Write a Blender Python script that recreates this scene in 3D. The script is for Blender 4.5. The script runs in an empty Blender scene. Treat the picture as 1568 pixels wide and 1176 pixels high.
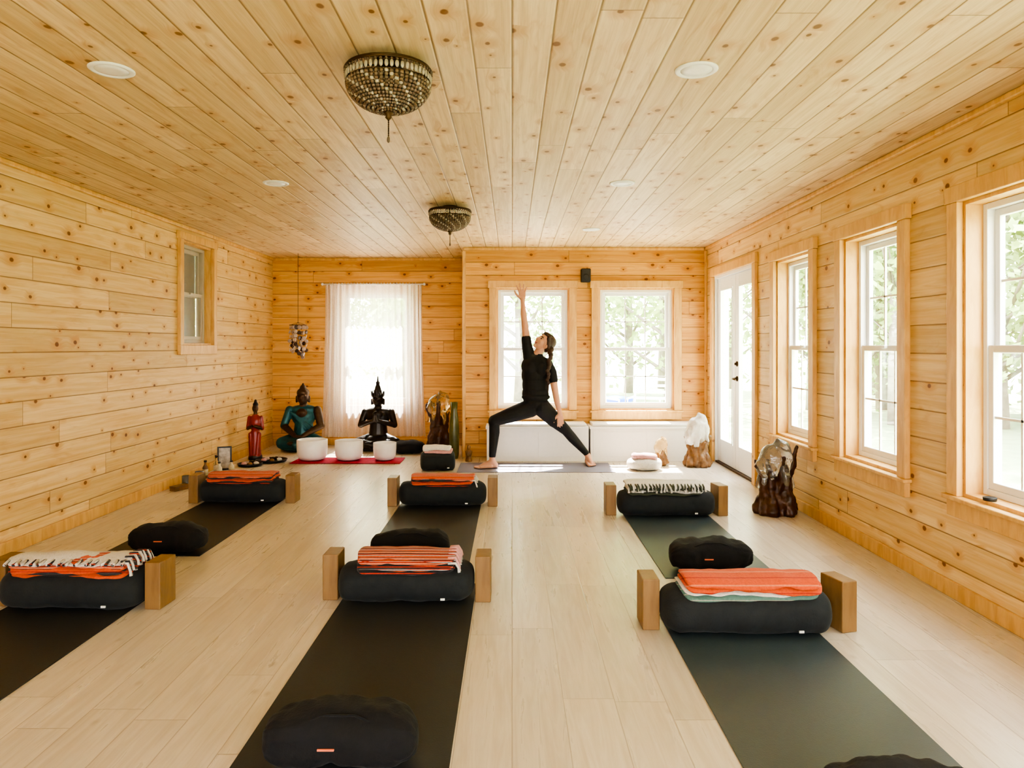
import bpy, bmesh, math, random
import numpy as np
from mathutils import Vector, Matrix, noise
random.seed(7)
S=bpy.context.scene
PI=math.pi
XL,XR,YB,YR,ZC,YF=-3.1,2.25,8.3,9.3,2.42,-2.2
TH=0.16
# ------------------------------------------------------------ materials
def newmat(name):
    m=bpy.data.materials.new(name); m.use_nodes=True
    nt=m.node_tree; nt.nodes.clear()
    out=nt.nodes.new('ShaderNodeOutputMaterial')
    b=nt.nodes.new('ShaderNodeBsdfPrincipled')
    nt.links.new(b.outputs[0],out.inputs[0])
    return m,nt,b,out
class G:
    def __init__(s,nt): s.nt=nt
    def set(s,inp,v):
        if isinstance(v,bpy.types.NodeSocket): s.nt.links.new(v,inp)
        else: inp.default_value=v
    def m(s,op,a,b=0.0,c=None):
        n=s.nt.nodes.new('ShaderNodeMath'); n.operation=op
        s.set(n.inputs[0],a); s.set(n.inputs[1],b)
        if c is not None: s.set(n.inputs[2],c)
        return n.outputs[0]
    def xyz(s,x,y,z):
        n=s.nt.nodes.new('ShaderNodeCombineXYZ')
        for i,v in enumerate((x,y,z)): s.set(n.inputs[i],v)
        return n.outputs[0]
    def obj(s):
        t=s.nt.nodes.new('ShaderNodeTexCoord'); p=s.nt.nodes.new('ShaderNodeSeparateXYZ')
        s.nt.links.new(t.outputs['Object'],p.inputs[0]); return t.outputs['Object'],p.outputs
    def noise(s,v,scale,detail=3,rough=.55,dist=0):
        n=s.nt.nodes.new('ShaderNodeTexNoise'); s.nt.links.new(v,n.inputs['Vector'])
        n.inputs['Scale'].default_value=scale; n.inputs['Detail'].default_value=detail
        n.inputs['Roughness'].default_value=rough; n.inputs['Distortion'].default_value=dist
        return n.outputs['Fac']
    def white(s,v):
        n=s.nt.nodes.new('ShaderNodeTexWhiteNoise'); n.noise_dimensions='3D'; s.nt.links.new(v,n.inputs['Vector']); return n.outputs['Value']
    def vor(s,v,scale):
        n=s.nt.nodes.new('ShaderNodeTexVoronoi'); n.voronoi_dimensions='2D'; s.nt.links.new(v,n.inputs['Vector']); n.inputs['Scale'].default_value=scale
        sp=s.nt.nodes.new('ShaderNodeSeparateXYZ'); s.nt.links.new(n.outputs['Color'],sp.inputs[0])
        return n.outputs['Distance'],sp.outputs
    def map(s,v,a,b,c=0.0,d=1.0):
        n=s.nt.nodes.new('ShaderNodeMapRange'); n.interpolation_type='SMOOTHSTEP'
        s.set(n.inputs[0],v); s.set(n.inputs[1],a); s.set(n.inputs[2],b); s.set(n.inputs[3],c); s.set(n.inputs[4],d)
        return n.outputs[0]
    def mix(s,f,a,b,blend='MIX'):
        n=s.nt.nodes.new('ShaderNodeMix'); n.data_type='RGBA'; n.blend_type=blend
        s.set(n.inputs[0],f)
        for i,v in ((6,a),(7,b)):
            if isinstance(v,bpy.types.NodeSocket): s.nt.links.new(v,n.inputs[i])
            else: n.inputs[i].default_value=(*v,1)
        return n.outputs[2]
    def bump(s,b,h,strength=.3,dist=.01):
        n=s.nt.nodes.new('ShaderNodeBump'); n.inputs['Strength'].default_value=strength; n.inputs['Distance'].default_value=dist
        s.nt.links.new(h,n.inputs['Height']); s.nt.links.new(n.outputs[0],b.inputs['Normal'])
def plain(name,col,rough=.6,metal=0,var=.12,scale=30,bump=.1,spec=.5,sheen=0):
    m,nt,b,o=newmat(name); g=G(nt); v,p=g.obj()
    n=g.noise(v,scale,3)
    c2=tuple(max(0,c*(1-var*2)) for c in col); c1=tuple(min(1,c*(1+var)) for c in col)
    nt.links.new(g.mix(n,c2,c1),b.inputs['Base Color'])
    b.inputs['Roughness'].default_value=rough; b.inputs['Metallic'].default_value=metal
    b.inputs['Specular IOR Level'].default_value=spec
    if sheen: b.inputs['Sheen Weight'].default_value=sheen
    if bump: g.bump(b,g.noise(v,scale*4,2),bump,.004)
    return m
def pine(name,al,ac,width,colA,colB,groove=(.18,.075,.024),L=2.6,kscale=4.6,kth=.38,rough=.5,knotc=(.17,.055,.015),fig=.35):
    m,nt,b,o=newmat(name); g=G(nt); v,p=g.obj()
    a=p[al]; c=p[ac]
    cw=g.m('DIVIDE',c,width); row=g.m('FLOOR',cw); fr=g.m('FRACT',cw)
    r1=g.white(g.xyz(row,3.7,1.1))
    a2=g.m('ADD',g.m('DIVIDE',a,L),g.m('MULTIPLY',r1,7.3)); col=g.m('FLOOR',a2); fr2=g.m('FRACT',a2)
    r2=g.white(g.xyz(row,col,5.5))
    kv=g.xyz(g.m('ADD',a,g.m('MULTIPLY',r2,11)),g.m('ADD',g.m('MULTIPLY',c,1.35),g.m('MULTIPLY',r1,5)),0.0)
    wob=g.noise(g.xyz(a,c,r2),14,2)
    d,kc=g.vor(kv,kscale); d=g.m('ADD',d,g.m('MULTIPLY',g.m('SUBTRACT',wob,.5),.08))
    rad=g.m('MULTIPLY_ADD',kc[0],.082,.034); on=g.m('GREATER_THAN',kc[1],kth)
    k1=g.m('MULTIPLY',on,g.map(d,rad,g.m('MULTIPLY',rad,.55)))
    halo=g.m('MULTIPLY',on,g.map(d,g.m('MULTIPLY',rad,4.2),rad))
    gc=g.m('ADD',c,g.m('MULTIPLY',halo,.022))
    gv=g.xyz(g.m('MULTIPLY_ADD',a,1.1,g.m('MULTIPLY',r2,40)),g.m('MULTIPLY',gc,26),row)
    n1=g.noise(gv,1.3,4,.6,.5)
    gv2=g.xyz(g.m('MULTIPLY',a,2.5),g.m('MULTIPLY',gc,150),row)
    n2=g.noise(gv2,1.2,2)
    gv3=g.xyz(g.m('MULTIPLY_ADD',a,2.4,g.m('MULTIPLY',r2,23)),g.m('MULTIPLY',gc,11),row)
    n3=g.noise(gv3,1.0,3,.6,1.6)
    base=g.mix(g.map(n1,.3,.72),colA,colB)
    base=g.mix(g.m('MULTIPLY',g.map(n2,.45,.75),.2),base,tuple(x*.62 for x in colB))
    base=g.mix(g.m('MULTIPLY',g.map(n3,.52,.78),fig),base,tuple(x*y for x,y in zip(colB,(.78,.62,.48))))
    tint=g.m('MULTIPLY_ADD',r2,.22,.86)
    tn=g.xyz(tint,g.m('MULTIPLY_ADD',r2,.26,.84),g.m('MULTIPLY_ADD',r2,.34,.79))
    base=g.mix(1.0,base,tn,'MULTIPLY')
    base=g.mix(g.m('MULTIPLY',halo,.5),base,tuple(x*y for x,y in zip(colB,(.82,.60,.42))))
    base=g.mix(g.m('MULTIPLY',k1,.9),base,knotc)
    e=g.m('MINIMUM',fr,g.m('SUBTRACT',1.0,fr)); e=g.m('MULTIPLY',e,width)
    ge=g.map(e,.0045,.0012)
    e2=g.m('MULTIPLY',g.m('MINIMUM',fr2,g.m('SUBTRACT',1.0,fr2)),L); ge2=g.map(e2,.0035,.001)
    gr=g.m('MAXIMUM',ge,ge2)
    base=g.mix(g.m('MULTIPLY',gr,.75),base,groove)
    nt.links.new(base,b.inputs['Base Color']); b.inputs['Roughness'].default_value=rough
    b.inputs['Specular IOR Level'].default_value=.35
    h=g.m('SUBTRACT',g.m('MULTIPLY',n2,.06),g.map(e,.008,0.0)); g.bump(b,h,.5,.006)
    return m
M_wallY=pine('pine_boards_side',1,2,.155,(.80,.575,.285),(.69,.43,.17))
M_wallX=pine('pine_boards_back',0,2,.150,(.75,.435,.145),(.61,.30,.078))
M_ceil=pine('pine_boards_ceiling',1,0,.150,(.77,.595,.37),(.63,.45,.25),groove=(.17,.09,.038),L=2.2,kscale=4.4,kth=.34,knotc=(.20,.09,.032),fig=.6)
def trimwood(name,col,dark):
    m,nt,b,o=newmat(name); g=G(nt); v,p=g.obj()
    vv=g.xyz(g.m('MULTIPLY',p[0],9),g.m('MULTIPLY',p[1],9),g.m('MULTIPLY',p[2],2.0))
    n=g.noise(vv,2.2,4,.6,.6); base=g.mix(g.map(n,.3,.75),col,dark)
    d,kc=g.vor(g.xyz(g.m('ADD',p[0],p[1]),p[2],0.0),3.0)
    k=g.m('MULTIPLY',g.m('GREATER_THAN',kc[1],.6),g.map(d,.055,.025))
    base=g.mix(g.m('MULTIPLY',k,.8),base,(.22,.08,.025))
    nt.links.new(base,b.inputs['Base Color']); b.inputs['Roughness'].default_value=.45
    g.bump(b,n,.08,.003); return m
M_trim=trimwood('pine_trim',(.74,.46,.17),(.60,.325,.10))
def floormat():
    m,nt,b,o=newmat('light_oak_plank_floor'); g=G(nt); v,p=g.obj()
    w=.185; L=1.25
    cw=g.m('DIVIDE',p[0],w); row=g.m('FLOOR',cw); fr=g.m('FRACT',cw)
    r1=g.white(g.xyz(row,9.1,2.2)); a2=g.m('ADD',g.m('DIVIDE',p[1],L),g.m('MULTIPLY',r1,9.7)); col=g.m('FLOOR',a2); fr2=g.m('FRACT',a2)
    r2=g.white(g.xyz(row,col,1.5))
    gv=g.xyz(g.m('MULTIPLY',p[0],20),g.m('MULTIPLY_ADD',p[1],1.4,g.m('MULTIPLY',r2,30)),row)
    n1=g.noise(gv,1.3,5,.62,.8); gv2=g.xyz(g.m('MULTIPLY',p[0],110),g.m('MULTIPLY',p[1],4),row); n2=g.noise(gv2,1.0,2)
    base=g.mix(g.map(n1,.3,.75),(.70,.62,.51),(.59,.50,.385))
    base=g.mix(g.m('MULTIPLY',g.map(n2,.5,.8),.2),base,(.47,.37,.27))
    d,kc=g.vor(g.xyz(g.m('MULTIPLY',p[0],1.6),g.m('ADD',p[1],g.m('MULTIPLY',r2,5)),0.0),2.1)
    k=g.m('MULTIPLY',g.m('GREATER_THAN',kc[1],.65),g.map(d,.07,.0)); base=g.mix(g.m('MULTIPLY',k,.4),base,(.36,.26,.17))
    t=g.m('MULTIPLY_ADD',r2,.13,.91); base=g.mix(1.0,base,g.xyz(t,t,t),'MULTIPLY')
    e=g.m('MINIMUM',g.m('MULTIPLY',g.m('MINIMUM',fr,g.m('SUBTRACT',1.0,fr)),w),g.m('MULTIPLY',g.m('MINIMUM',fr2,g.m('SUBTRACT',1.0,fr2)),L))
    base=g.mix(g.m('MULTIPLY',g.map(e,.0026,.0008),.5),base,(.28,.20,.13))
    nt.links.new(base,b.inputs['Base Color'])
    nt.links.new(g.m('MULTIPLY_ADD',n1,.14,.22),b.inputs['Roughness'])
    g.bump(b,g.m('SUBTRACT',g.m('MULTIPLY',n2,.1),g.map(e,.004,0.0)),.2,.003); return m
M_floor=floormat()
M_white=plain('white_paint',(.84,.83,.81),.4,var=.02,bump=.02)
M_bench=plain('white_bench_paint',(.80,.76,.69),.5,var=.03,bump=.03)
M_black=plain('black_plastic',(.015,.015,.017),.45,var=.1)
def glassm():
    m,nt,b,o=newmat('window_glass'); nt.nodes.remove(b)
    t=nt.nodes.new('ShaderNodeBsdfTransparent'); gl=nt.nodes.new('ShaderNodeBsdfGlossy'); gl.inputs['Roughness'].default_value=.02
    g=G(nt); v,p=g.obj(); n=g.noise(v,2,1)
    mx=nt.nodes.new('ShaderNodeMixShader'); nt.links.new(g.m('MULTIPLY_ADD',n,.02,.04),mx.inputs[0])
    nt.links.new(t.outputs[0],mx.inputs[1]); nt.links.new(gl.outputs[0],mx.inputs[2]); nt.links.new(mx.outputs[0],o.inputs[0]); return m
M_glass=glassm()
def sheerm():
    m,nt,b,o=newmat('sheer_curtain_fabric'); nt.nodes.remove(b)
    g=G(nt); v,p=g.obj(); n=g.noise(v,60,2)
    t=nt.nodes.new('ShaderNodeBsdfTransparent'); tl=nt.nodes.new('ShaderNodeBsdfTranslucent'); df=nt.nodes.new('ShaderNodeBsdfDiffuse')
    tl.inputs[0].default_value=(.97,.93,.88,1); df.inputs[0].default_value=(.93,.89,.84,1)
    a=nt.nodes.new('ShaderNodeMixShader'); a.inputs[0].default_value=.35; nt.links.new(tl.outputs[0],a.inputs[1]); nt.links.new(df.outputs[0],a.inputs[2])
    mx=nt.nodes.new('ShaderNodeMixShader'); nt.links.new(g.m('MULTIPLY_ADD',n,.2,.42),mx.inputs[0])
    nt.links.new(t.outputs[0],mx.inputs[1]); nt.links.new(a.outputs[0],mx.inputs[2]); nt.links.new(mx.outputs[0],o.inputs[0]); return m
M_sheer=sheerm()
M_mat=plain('yoga_mat_rubber',(.036,.039,.041),.5,var=.06,scale=60,bump=.15,spec=.45)
M_mat2=plain('yoga_mat_rubber_sheen',(.056,.078,.086),.40,var=.06,scale=60,bump=.15,spec=.6)  # lighter teal is reflected sheen painted into the mat's base colour
M_mat3=plain('yoga_mat_lilac',(.20,.18,.22),.6,var=.06,scale=60,bump=.1)
M_bol=plain('charcoal_cotton',(.015,.019,.022),.85,var=.2,scale=25,bump=.3,sheen=.05)
M_cush=plain('black_cotton',(.007,.007,.009),.9,var=.2,scale=25,bump=.4,sheen=.03)
M_tag=plain('orange_tag',(.8,.2,.1),.7)
M_block=trimwood('wood_yoga_block',(.27,.155,.06),(.20,.11,.04))
def knit(name,stops,f=0):
    m,nt,b,o=newmat(name); g=G(nt); v,p=g.obj()
    n=g.noise(v,90,3); c1=stops[0][1]
    if f:
        s=g.m('FRACT',g.m('ADD',g.m('MULTIPLY',p[1],f),g.m('MULTIPLY',p[2],f*2.2)))
        cr=nt.nodes.new('ShaderNodeValToRGB'); cr.color_ramp.interpolation='CONSTANT'
        el=cr.color_ramp.elements; el[0].position=0; el[0].color=(*c1,1); el[1].position=stops[1][0]; el[1].color=(*stops[1][1],1)
        for q,c in stops[2:]: x=el.new(q); x.color=(*c,1)
        nt.links.new(s,cr.inputs[0]); base=cr.outputs[0]
    else: base=g.mix(1.0,c1,(1,1,1),'MULTIPLY')
    base=g.mix(g.m('MULTIPLY',n,.45),base,(0.02,.012,.01))
    nt.links.new(base,b.inputs['Base Color']); b.inputs['Roughness'].default_value=.95; b.inputs['Sheen Weight'].default_value=.1
    w=g.noise(g.xyz(g.m('MULTIPLY',p[0],2),p[1],p[2]),120,2); g.bump(b,w,.6,.004); return m
OR=(.80,.12,.03); RD=(.55,.05,.025); SA=(.85,.27,.14); DK=(.03,.03,.032); CR=(.78,.72,.62); GY=(.20,.19,.18)
M_or=knit('orange_blanket_wool',[(0,OR),(.35,DK),(.41,SA),(.62,RD),(.80,CR),(.85,OR)],11)
M_or2=knit('salmon_striped_wool',[(0,SA),(.22,DK),(.32,OR),(.55,GY),(.63,CR),(.70,RD),(.88,DK)],12)
M_orp=knit('plain_orange_wool',[(0,OR),(.45,RD),(.52,OR),(.9,SA)],6)
M_dk=knit('dark_striped_wool',[(0,DK),(.5,GY),(.58,DK),(.8,RD)],14); M_cr=knit('cream_wool',[(0,(.85,.80,.72))]); M_te=knit('teal_wool',[(0,(.14,.27,.22)),(.5,(.6,.5,.38)),(.6,(.14,.27,.22))],16)
M_gn=knit('olive_fringe_wool',[(0,(.07,.08,.05))]); M_pk=knit('pink_wool',[(0,(.80,.42,.40))])
M_bronze=plain('aged_bronze',(.085,.05,.03),.4,metal=.6,var=.3)
M_darkbr=plain('dark_bronze',(.035,.028,.024),.35,metal=.5,var=.3)
M_teal=plain('teal_patina',(.02,.12,.14),.4,metal=.3,var=.4,scale=18)
M_dwood=plain('dark_root_wood',(.075,.026,.011),.4,var=.45,scale=14,bump=.5)
M_mwood=plain('driftwood',(.24,.12,.045),.5,var=.4,scale=14,bump=.5)
M_red=plain('red_lacquer',(.30,.02,.015),.3,var=.2)
def gl2(name,col,rough=.06,tr=.85,spec=.5):
    m,nt,b,o=newmat(name); g=G(nt); v,p=g.obj(); n=g.noise(v,7,3)
    nt.links.new(g.mix(n,col,tuple(min(1,c*1.25) for c in col)),b.inputs['Base Color']); b.inputs['Roughness'].default_value=rough
    b.inputs['Transmission Weight'].default_value=tr; b.inputs['IOR'].default_value=1.45; g.bump(b,g.noise(v,22,2),.3,.02); return m
M_mglass=gl2('molten_glass',(.80,.80,.76)); M_aglass=gl2('amber_glass',(.80,.62,.34)); M_sglass=gl2('smoky_molten_glass',(.46,.43,.37),.04,.8)
M_milk=gl2('milky_glass',(.72,.68,.62),.10,.6)
M_frost=plain('frosted_quartz',(.86,.84,.82),.35,var=.03,bump=.02)
M_pink=plain('magenta_cloth',(.62,.03,.10),.85,var=.25,scale=40,bump=.3)
M_skin=plain('skin',(.60,.32,.21),.5,var=.05,scale=12,bump=.03)
M_lip=plain('lip',(.45,.13,.11),.4); M_eye=plain('eye_dark',(.03,.02,.015),.3)
M_hair=plain('dark_hair',(.055,.022,.012),.45,var=.35,scale=60,bump=.4)
M_cloth=plain('black_activewear',(.009,.009,.010),.8,var=.2,bump=.15)
M_bead=plain('bronze_bead',(.17,.115,.07),.42,metal=.3,var=.3,scale=70,bump=0,spec=.5)
M_cryst=plain('smoky_crystal_bead',(.42,.36,.28),.2,metal=.1,var=.3,scale=70,bump=0,spec=.8)
M_antq=plain('antique_brass',(.09,.055,.028),.45,metal=.8,var=.25)
M_shell=plain('capiz_shell',(.55,.42,.34),.3,var=.35,scale=22)
M_paper=plain('photo_paper',(.55,.5,.45),.5,var=.5,scale=20)
M_label=plain('bottle_label',(.7,.6,.4),.5,var=.3)
M_shade=plain('grey_roller_shade',(.34,.33,.29),.8,var=.06)
M_blue=plain('blue_plastic',(.03,.10,.45),.4)
M_leaf=plain('spring_leaves',(.42,.54,.23),.7,var=.25,scale=3,bump=0)
M_bark=plain('tree_bark',(.30,.26,.22),.9,var=.3,scale=8,bump=.3)
M_grass=plain('lawn',(.36,.42,.24),.95,var=.2,scale=3,bump=.3)
M_deck=plain('deck_boards',(.58,.54,.48),.8,var=.15,scale=6)
# ------------------------------------------------------------ mesh builder
class MB:
    def __init__(s,name): s.n=name; s.bm=bmesh.new(); s.mats=[]
    def mi(s,m):
        if m not in s.mats: s.mats.append(m)
        return s.mats.index(m)
    def _add(s,verts,faces,mat,smooth=True,M=None):
        vs=[s.bm.verts.new(M@Vector(v) if M else v) for v in verts]; k=s.mi(mat); out=[]
        for f in faces:
            try:
                F=s.bm.faces.new([vs[i] for i in f]); F.material_index=k; F.smooth=smooth; out.append(F)
            except ValueError: pass
        return vs,out
    def box(s,c,d,mat,bev=0,M=None,smooth=False):
        x,y,z=[q/2 for q in d]
        V=[(c[0]+a*x,c[1]+b*y,c[2]+e*z) for a in(-1,1) for b in(-1,1) for e in(-1,1)]
        F=[(0,1,3,2),(4,6,7,5),(0,4,5,1),(2,3,7,6),(0,2,6,4),(1,5,7,3)]
        vs,fs=s._add(V,F,mat,smooth,M)
        if bev:
            es=list({e for f in fs for e in f.edges})
            r=bmesh.ops.bevel(s.bm,geom=es,offset=bev,segments=2,profile=.5,affect='EDGES')
            for f in r['faces']: f.material_index=s.mi(mat)
        return s
    def b2(s,x0,x1,y0,y1,z0,z1,mat,bev=0,M=None):
        return s.box(((x0+x1)/2,(y0+y1)/2,(z0+z1)/2),(abs(x1-x0),abs(y1-y0),abs(z1-z0)),mat,bev,M)
    def tube(s,pts,rad,mat,n=10,cap=True,closed=False,M=None):
        P=[Vector(p) for p in pts]
        if not hasattr(rad,'__len__'): rad=[rad]*len(P)
        V=[];F=[];up=Vector((0,0,1))
        for i,p in enumerate(P):
            if closed: t=P[(i+1)%len(P)]-P[i-1]
            else: t=P[min(i+1,len(P)-1)]-P[max(i-1,0)]
            t.normalize(); a=t.cross(up)
            if a.length<.05: a=t.cross(Vector((0,1,0)))
            a.normalize(); b=t.cross(a)
            for j in range(n):
                th=2*PI*j/n; V.append(p+(a*math.cos(th)+b*math.sin(th))*rad[i])
        m=len(P)
        for i in range(m if closed else m-1):
            for j in range(n):
                k=(i+1)%m; F.append((i*n+j,i*n+(j+1)%n,k*n+(j+1)%n,k*n+j))
        if cap and not closed: F.append(tuple(range(n))[::-1]); F.append(tuple((m-1)*n+j for j in range(n)))
        s._add(V,F,mat,True,M); return s
    def lathe(s,prof,c,mat,n=28,M=None,smooth=True):
        V=[];F=[];m=len(prof)
        for r,z in prof:
            for j in range(n): V.append((c[0]+max(r,1e-4)*math.cos(2*PI*j/n),c[1]+max(r,1e-4)*math.sin(2*PI*j/n),c[2]+z))
        for i in range(m-1):
            for j in range(n): F.append((i*n+j,i*n+(j+1)%n,(i+1)*n+(j+1)%n,(i+1)*n+j))
        F.append(tuple(range(n))[::-1]); F.append(tuple((m-1)*n+j for j in range(n)))
        s._add(V,F,mat,smooth,M); return s
    def ell(s,c,r,mat,R=None,nu=16,nv=10,smooth=True):
        if not hasattr(r,'__len__'): r=(r,r,r)
        V=[];F=[]; c=Vector(c)
        for i in range(nv+1):
            ph=PI*i/nv
            for j in range(nu):
                th=2*PI*j/nu; q=Vector((r[0]*math.sin(ph)*math.cos(th),r[1]*math.sin(ph)*math.sin(th),r[2]*math.cos(ph)))
                if i in(0,nv): q+=Vector((math.cos(th),math.sin(th),0))*1e-5
                if R: q=R@q
                V.append(c+q)
        for i in range(nv):
            for j in range(nu): F.append((i*nu+j,(i+1)*nu+j,(i+1)*nu+(j+1)%nu,i*nu+(j+1)%nu))
        F.append(tuple(range(nu))); F.append(tuple(nv*nu+j for j in range(nu))[::-1])
        s._add(V,F,mat,smooth); return s
    def grid(s,f,nu,nv,mat,wrapv=False):
        V=[f(i/nu,j/nv) for i in range(nu+1) for j in range(nv+(0 if wrapv else 1))]
        w=nv if wrapv else nv+1
        F=[(i*w+j,i*w+(j+1)%w,(i+1)*w+(j+1)%w,(i+1)*w+j) for i in range(nu) for j in range(nv)]
        s._add(V,F,mat,True); return s
    def done(s,loc=(0,0,0),rz=0,parent=None,recalc=True):
        if recalc: bmesh.ops.recalc_face_normals(s.bm,faces=s.bm.faces)
        me=bpy.data.meshes.new(s.n); s.bm.to_mesh(me); s.bm.free()
        for m in s.mats: me.materials.append(m)
        o=bpy.data.objects.new(s.n,me); S.collection.objects.link(o); o.location=loc; o.rotation_euler[2]=rz
        if parent: o.parent=parent
        return o
def empty(name,loc=(0,0,0)):
    e=bpy.data.objects.new(name,None); e.location=loc; e.empty_display_size=.1; S.collection.objects.link(e); return e
# ------------------------------------------------------------ sculpt (union of tapered forms -> one skin)
def C(a,ra,b,rb,m): return ('c',Vector(a),ra,Vector(b),rb,m)
def E(c,r,m,R=None): return ('e',Vector(c),tuple(r) if hasattr(r,'__len__') else (r,r,r),R,m)
def sculpt(name,prims,voxel,smooth=3,loc=(0,0,0),rz=0,disp=0,dfreq=8,scale=1.0,parent=None):
    mb=MB('tmp'); dm=M_white
    for p in prims:
        if p[0]=='e': mb.ell(p[1],p[2],dm,p[3],20,14)
        else:
            a,ra,b,rb=p[1:5]; n=5
            mb.tube([a.lerp(b,t/n) for t in range(n+1)],[ra+(rb-ra)*t/n for t in range(n+1)],dm,16)
            mb.ell(a,ra,dm,None,16,10); mb.ell(b,rb,dm,None,16,10)
    o=mb.done(); md=o.modifiers.new('r','REMESH'); md.mode='VOXEL'; md.voxel_size=voxel
    if smooth:
        sm=o.modifiers.new('s','SMOOTH'); sm.factor=.5; sm.iterations=smooth
    dg=bpy.context.evaluated_depsgraph_get(); dg.update()
    me=bpy.data.meshes.new_from_object(o.evaluated_get(dg)); bpy.data.objects.remove(o)
    me.name=name; me.materials.clear()
    mats=[]
    for p in prims:
        if p[-1] not in mats: mats.append(p[-1])
    for m in mats: me.materials.append(m)
    n=len(me.polygons); cc=np.zeros(n*3); me.polygons.foreach_get('center',cc); P=cc.reshape(-1,3)
    best=np.full(n,1e9); lab=np.zeros(n,dtype=np.int32)
    for p in prims:
        if p[0]=='e':
            q=P-np.array(p[1]); 
            if p[3] is not None: q=q@np.array(p[3].to_3x3())
            r=np.array(p[2]); k0=np.linalg.norm(q/r,axis=1)+1e-9; k1=np.linalg.norm(q/(r*r),axis=1)+1e-9; d=k0*(k0-1)/k1
        else:
            a=np.array(p[1]); b=np.array(p[3]); ab=b-a; t=np.clip(((P-a)@ab)/(ab@ab+1e-12),0,1)
            d=np.linalg.norm(P-(a+t[:,None]*ab),axis=1)-(p[2]+(p[4]-p[2])*t)
        w=d<best; best[w]=d[w]; lab[w]=mats.index(p[-1])
    me.polygons.foreach_set('material_index',lab); me.polygons.foreach_set('use_smooth',np.ones(n,dtype=bool))
    if disp:
        nn=[v.normal.copy() for v in me.vertices]
        for v,nr in zip(me.vertices,nn):
            v.co+=nr*disp*noise.fractal(v.co*dfreq,1.0,2.0,4)
    if scale!=1:
        for v in me.vertices: v.co*=scale
    o=bpy.data.objects.new(name,me); S.collection.objects.link(o); o.location=loc; o.rotation_euler[2]=rz
    if parent: o.parent=parent
    return o
# ------------------------------------------------------------ room shell
def wall(name,axis,p0,p1,thick0,thick1,ops,mat):
    mb=MB(name); cuts=sorted({p0,p1}|{q for o in ops for q in o[:2]})
    for a,b in zip(cuts,cuts[1:]):
        mid=(a+b)/2; oo=sorted([o for o in ops if o[0]<mid<o[1]],key=lambda o:o[2]); z=0
        segs=[]
        for o in oo:
            if o[2]>z: segs.append((z,o[2]))
            z=o[3]
        segs.append((z,ZC))
        for z0,z1 in segs:
            if axis=='y': mb.b2(thick0,thick1,a,b,z0,z1,mat)
            else: mb.b2(a,b,thick0,thick1,z0,z1,mat)
    return mb.done()
RW=[(5.38,6.10),(4.14,4.86),(2.85,3.58),(1.5,2.25),(-.9,.6)]
WZ=(.53,2.0)
DR=(6.66,7.98,0.0,2.05)
wall('wall_right','y',YF-TH,YB+TH,XR,XR+TH,[(a,b,*WZ) for a,b in RW]+[DR],M_wallY)
LWn=(6.72,7.40,1.29,2.28)
wall('wall_left','y',YF-TH,YR+TH,XL-TH,XL,[LWn],M_wallY)
BW=[(-.18,.66,.54,1.95),(1.0,1.87,.54,1.95)]
wall('wall_back_right','x',-.56,XR,YB,YB+TH,BW,M_wallX)
RWn=(-2.20,-1.30,.52,1.99)
wall('wall_back_left','x',XL,-.40,YR,YR+TH,[RWn],M_wallX)
MB('wall_return').b2(-.56,-.40,YB+TH,YR,0,ZC,M_wallY).done()
FILL_W=[(-2.6,-1.2,.4,2.1),(-.85,.65,.4,2.1),(1.0,2.0,.4,2.1)]  # unseen windows behind the camera, added to let in frontal fill light
wall('wall_front','x',XL,XR,YF-TH,YF,FILL_W,M_wallX)
MB('floor').b2(XL-TH,XR+TH,YF-TH,YB+TH,-.12,0,M_floor).b2(XL-TH,-.40,YB+TH,YR+TH,-.12,0,M_floor).done()
MB('ceiling').b2(XL-TH,XR+TH,YF-TH,YB+TH,ZC,ZC+.18,M_ceil).b2(XL-TH,-.40,YB+TH,YR+TH,ZC,ZC+.18,M_ceil).done()
MB('baseboard_right').b2(XR-.018,XR,YF,DR[0]-.1,0,.085,M_trim,.004).b2(XR-.018,XR,DR[1]+.1,YB,0,.085,M_trim,.004).done()
MB('baseboard_left').b2(XL,XL+.018,YF,YR,0,.085,M_trim,.004).done()
MB('baseboard_back').b2(XL+.02,-.57,YR-.018,YR,0,.085,M_trim,.004).done()
MB('trim_1').b2(XR-.03,XR,YF,YB,ZC-.035,ZC,M_trim,.008).done()
MB('trim_2').b2(XL,XL+.03,YF,YR,ZC-.035,ZC,M_trim,.008).done()
MB('trim_3').b2(-.56,XR-.03,YB-.03,YB,ZC-.035,ZC,M_trim,.008).done()
MB('trim_4').b2(XL+.03,-.57,YR-.03,YR,ZC-.035,ZC,M_trim,.008).done()
MB('trim_5').b2(-.575,-.535,YB-.02,YB+.02,0,ZC-.04,M_trim,.006).done()
MB('trim_6').b2(XR-.03,XR,YB-.03,YB,0.45,ZC-.04,M_trim,.006).done()
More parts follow.
